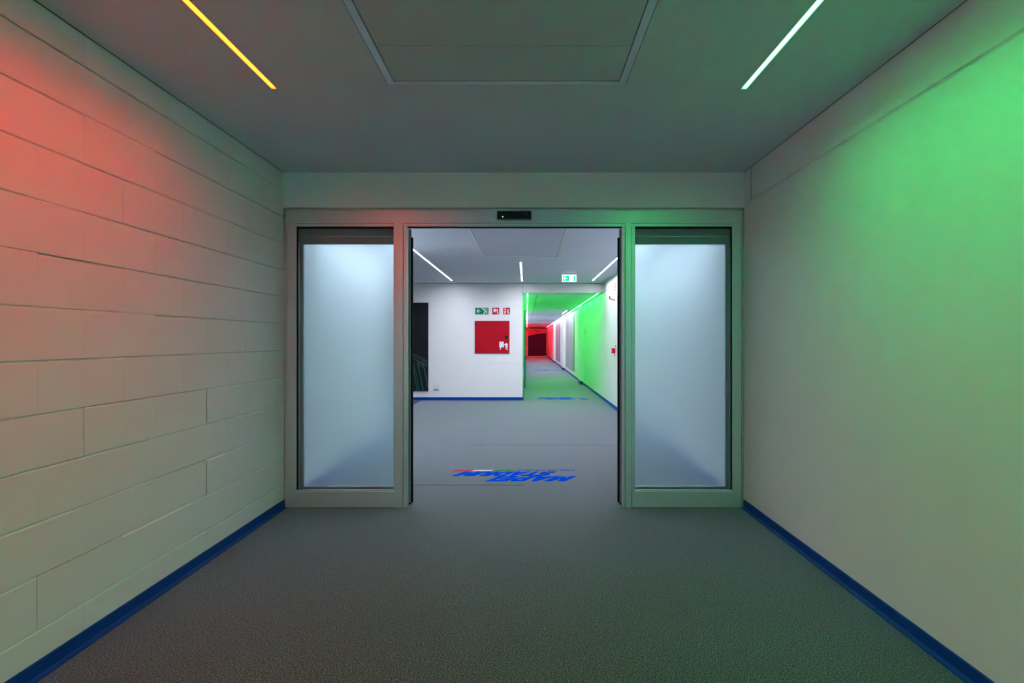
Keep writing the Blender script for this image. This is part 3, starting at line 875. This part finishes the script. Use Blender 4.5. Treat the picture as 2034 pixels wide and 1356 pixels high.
# wall pictures along the corridor
def corridor_picture(label, y0, y1, seed, cols):
    t = thing('wall_picture', label, 'picture', (XW, (y0 + y1) / 2, 0.212))
    h = (y1 - y0) / 2
    m, nt, b = new_mat('streaky_print_%d' % seed)
    tc = nt.nodes.new('ShaderNodeTexCoord'); mp = nt.nodes.new('ShaderNodeMapping')
    mp.inputs['Scale'].default_value = (1, 0.9, 0.35); mp.inputs['Location'].default_value = (seed, seed * 2.3, 0)
    n = nt.nodes.new('ShaderNodeTexNoise'); n.inputs['Scale'].default_value = 1.6; n.inputs['Detail'].default_value = 3; n.inputs['Distortion'].default_value = 1.2
    r = nt.nodes.new('ShaderNodeValToRGB')
    r.color_ramp.elements[0].position = 0.3; r.color_ramp.elements[1].position = 0.7
    r.color_ramp.elements[0].color = (*cols[0], 1); r.color_ramp.elements[1].color = (*cols[1], 1)
    nt.links.new(tc.outputs['Object'], mp.inputs['Vector']); nt.links.new(mp.outputs[0], n.inputs['Vector'])
    nt.links.new(n.outputs['Fac'], r.inputs['Fac']); nt.links.new(r.outputs[0], b.inputs['Base Color'])
    b.inputs['Roughness'].default_value = 0.4
    bm = bmesh.new(); bx(bm, -0.03, 0, -h, h, 0, 1.93, 0.002); brd = obj('board', bm, M['grey'], t)
    bm = bmesh.new(); bx(bm, -0.032, -0.0302, -h + 0.03, h - 0.03, 0.02, 1.91); obj('print', bm, m, t)
corridor_picture('large pale grey streaky picture where the green corridor wall turns white', 21.4, 25.5, 3, ((0.16, 0.21, 0.24), (0.50, 0.53, 0.55)))
corridor_picture('mauve and grey picture deep on the white corridor wall', 30.4, 34.5, 5, ((0.16, 0.05, 0.13), (0.55, 0.45, 0.60)))

# teal door leaf standing open against the corridor's other wall
t = thing('door_leaf', 'teal door edge standing open just inside the corridor mouth', 'door', (XC, 17.2, 0.01))
bm = bmesh.new(); bx(bm, 0.012, 0.054, -0.45, 0.45, 0, 2.04, 0.002); obj('leaf', bm, M['teal'], t)
bm = bmesh.new(); cyl(bm, (0.054, 0.37, 1.03), (0.085, 0.37, 1.03), 0.010); cyl(bm, (0.082, 0.38, 1.03), (0.082, 0.26, 1.03), 0.009); obj('handle', bm, M['alu'], t)
for z in (0.3, 1.75):
    bm = bmesh.new(); cyl(bm, (0.009, -0.455, z - 0.05), (0.009, -0.455, z + 0.05), 0.006)
    obj('hinge', bm, M['alu'], t)

# glazed door at the end of the corridor
t = struct(bpy.data.objects.new('door_3', None)); C.objects.link(t); t.location = (0.815, YE, 0)
bm = bmesh.new()
for a, b in ((-0.775, -0.715), (0.715, 0.775)): bx(bm, a, b, -0.05, 0.0, 0, 2.16, 0.003)
bx(bm, -0.775, 0.775, -0.05, 0, 2.10, 2.16, 0.003); bx(bm, -0.775, 0.775, -0.05, 0, 0.0, 0.05, 0.003)
obj('frame', bm, M['polished'], t)
bm = bmesh.new(); bx(bm, -0.60, 0.60, -0.09, -0.045, 2.165, 2.215, 0.003); obj('top_bar', bm, M['black'], t)
# dark lower field and lighter red arched field above it, one printed panel
arch = [(-0.715 + 1.43 * i / 24, 1.60 + 0.20 * math.sin(min(1.0, i / 24 * 1.15) * math.pi / 2)) for i in range(25)]
bm = bmesh.new(); prism(bm, [(-0.715, 0.05), (0.715, 0.05)] + arch[::-1], 'y', -0.03, -0.02); obj('dark_panel', bm, plain('maroon_print', (0.045, 0.02, 0.09), 0.5, spec=0.2), t)
bm = bmesh.new(); prism(bm, arch + [(0.715, 2.10), (-0.715, 2.10)], 'y', -0.03, -0.02); obj('red_panel', bm, plain('red_print', (0.60, 0.25, 0.25), 0.5, spec=0.2), t)
bm = bmesh.new(); bx(bm, -0.20, 0.12, -0.034, -0.031, 2.00, 2.04); bx(bm, -0.10, 0.20, -0.034, -0.031, 1.90, 1.93); obj('panel_marks', bm, plain('dark_red_print', (0.25, 0.01, 0.02), 0.5), t)
for z in (0.22, 1.85):
    bm = bmesh.new(); bx(bm, 0.70, 0.79, -0.07, -0.05, z - 0.04, z + 0.04, 0.003); obj('hinge', bm, M['black'], t)
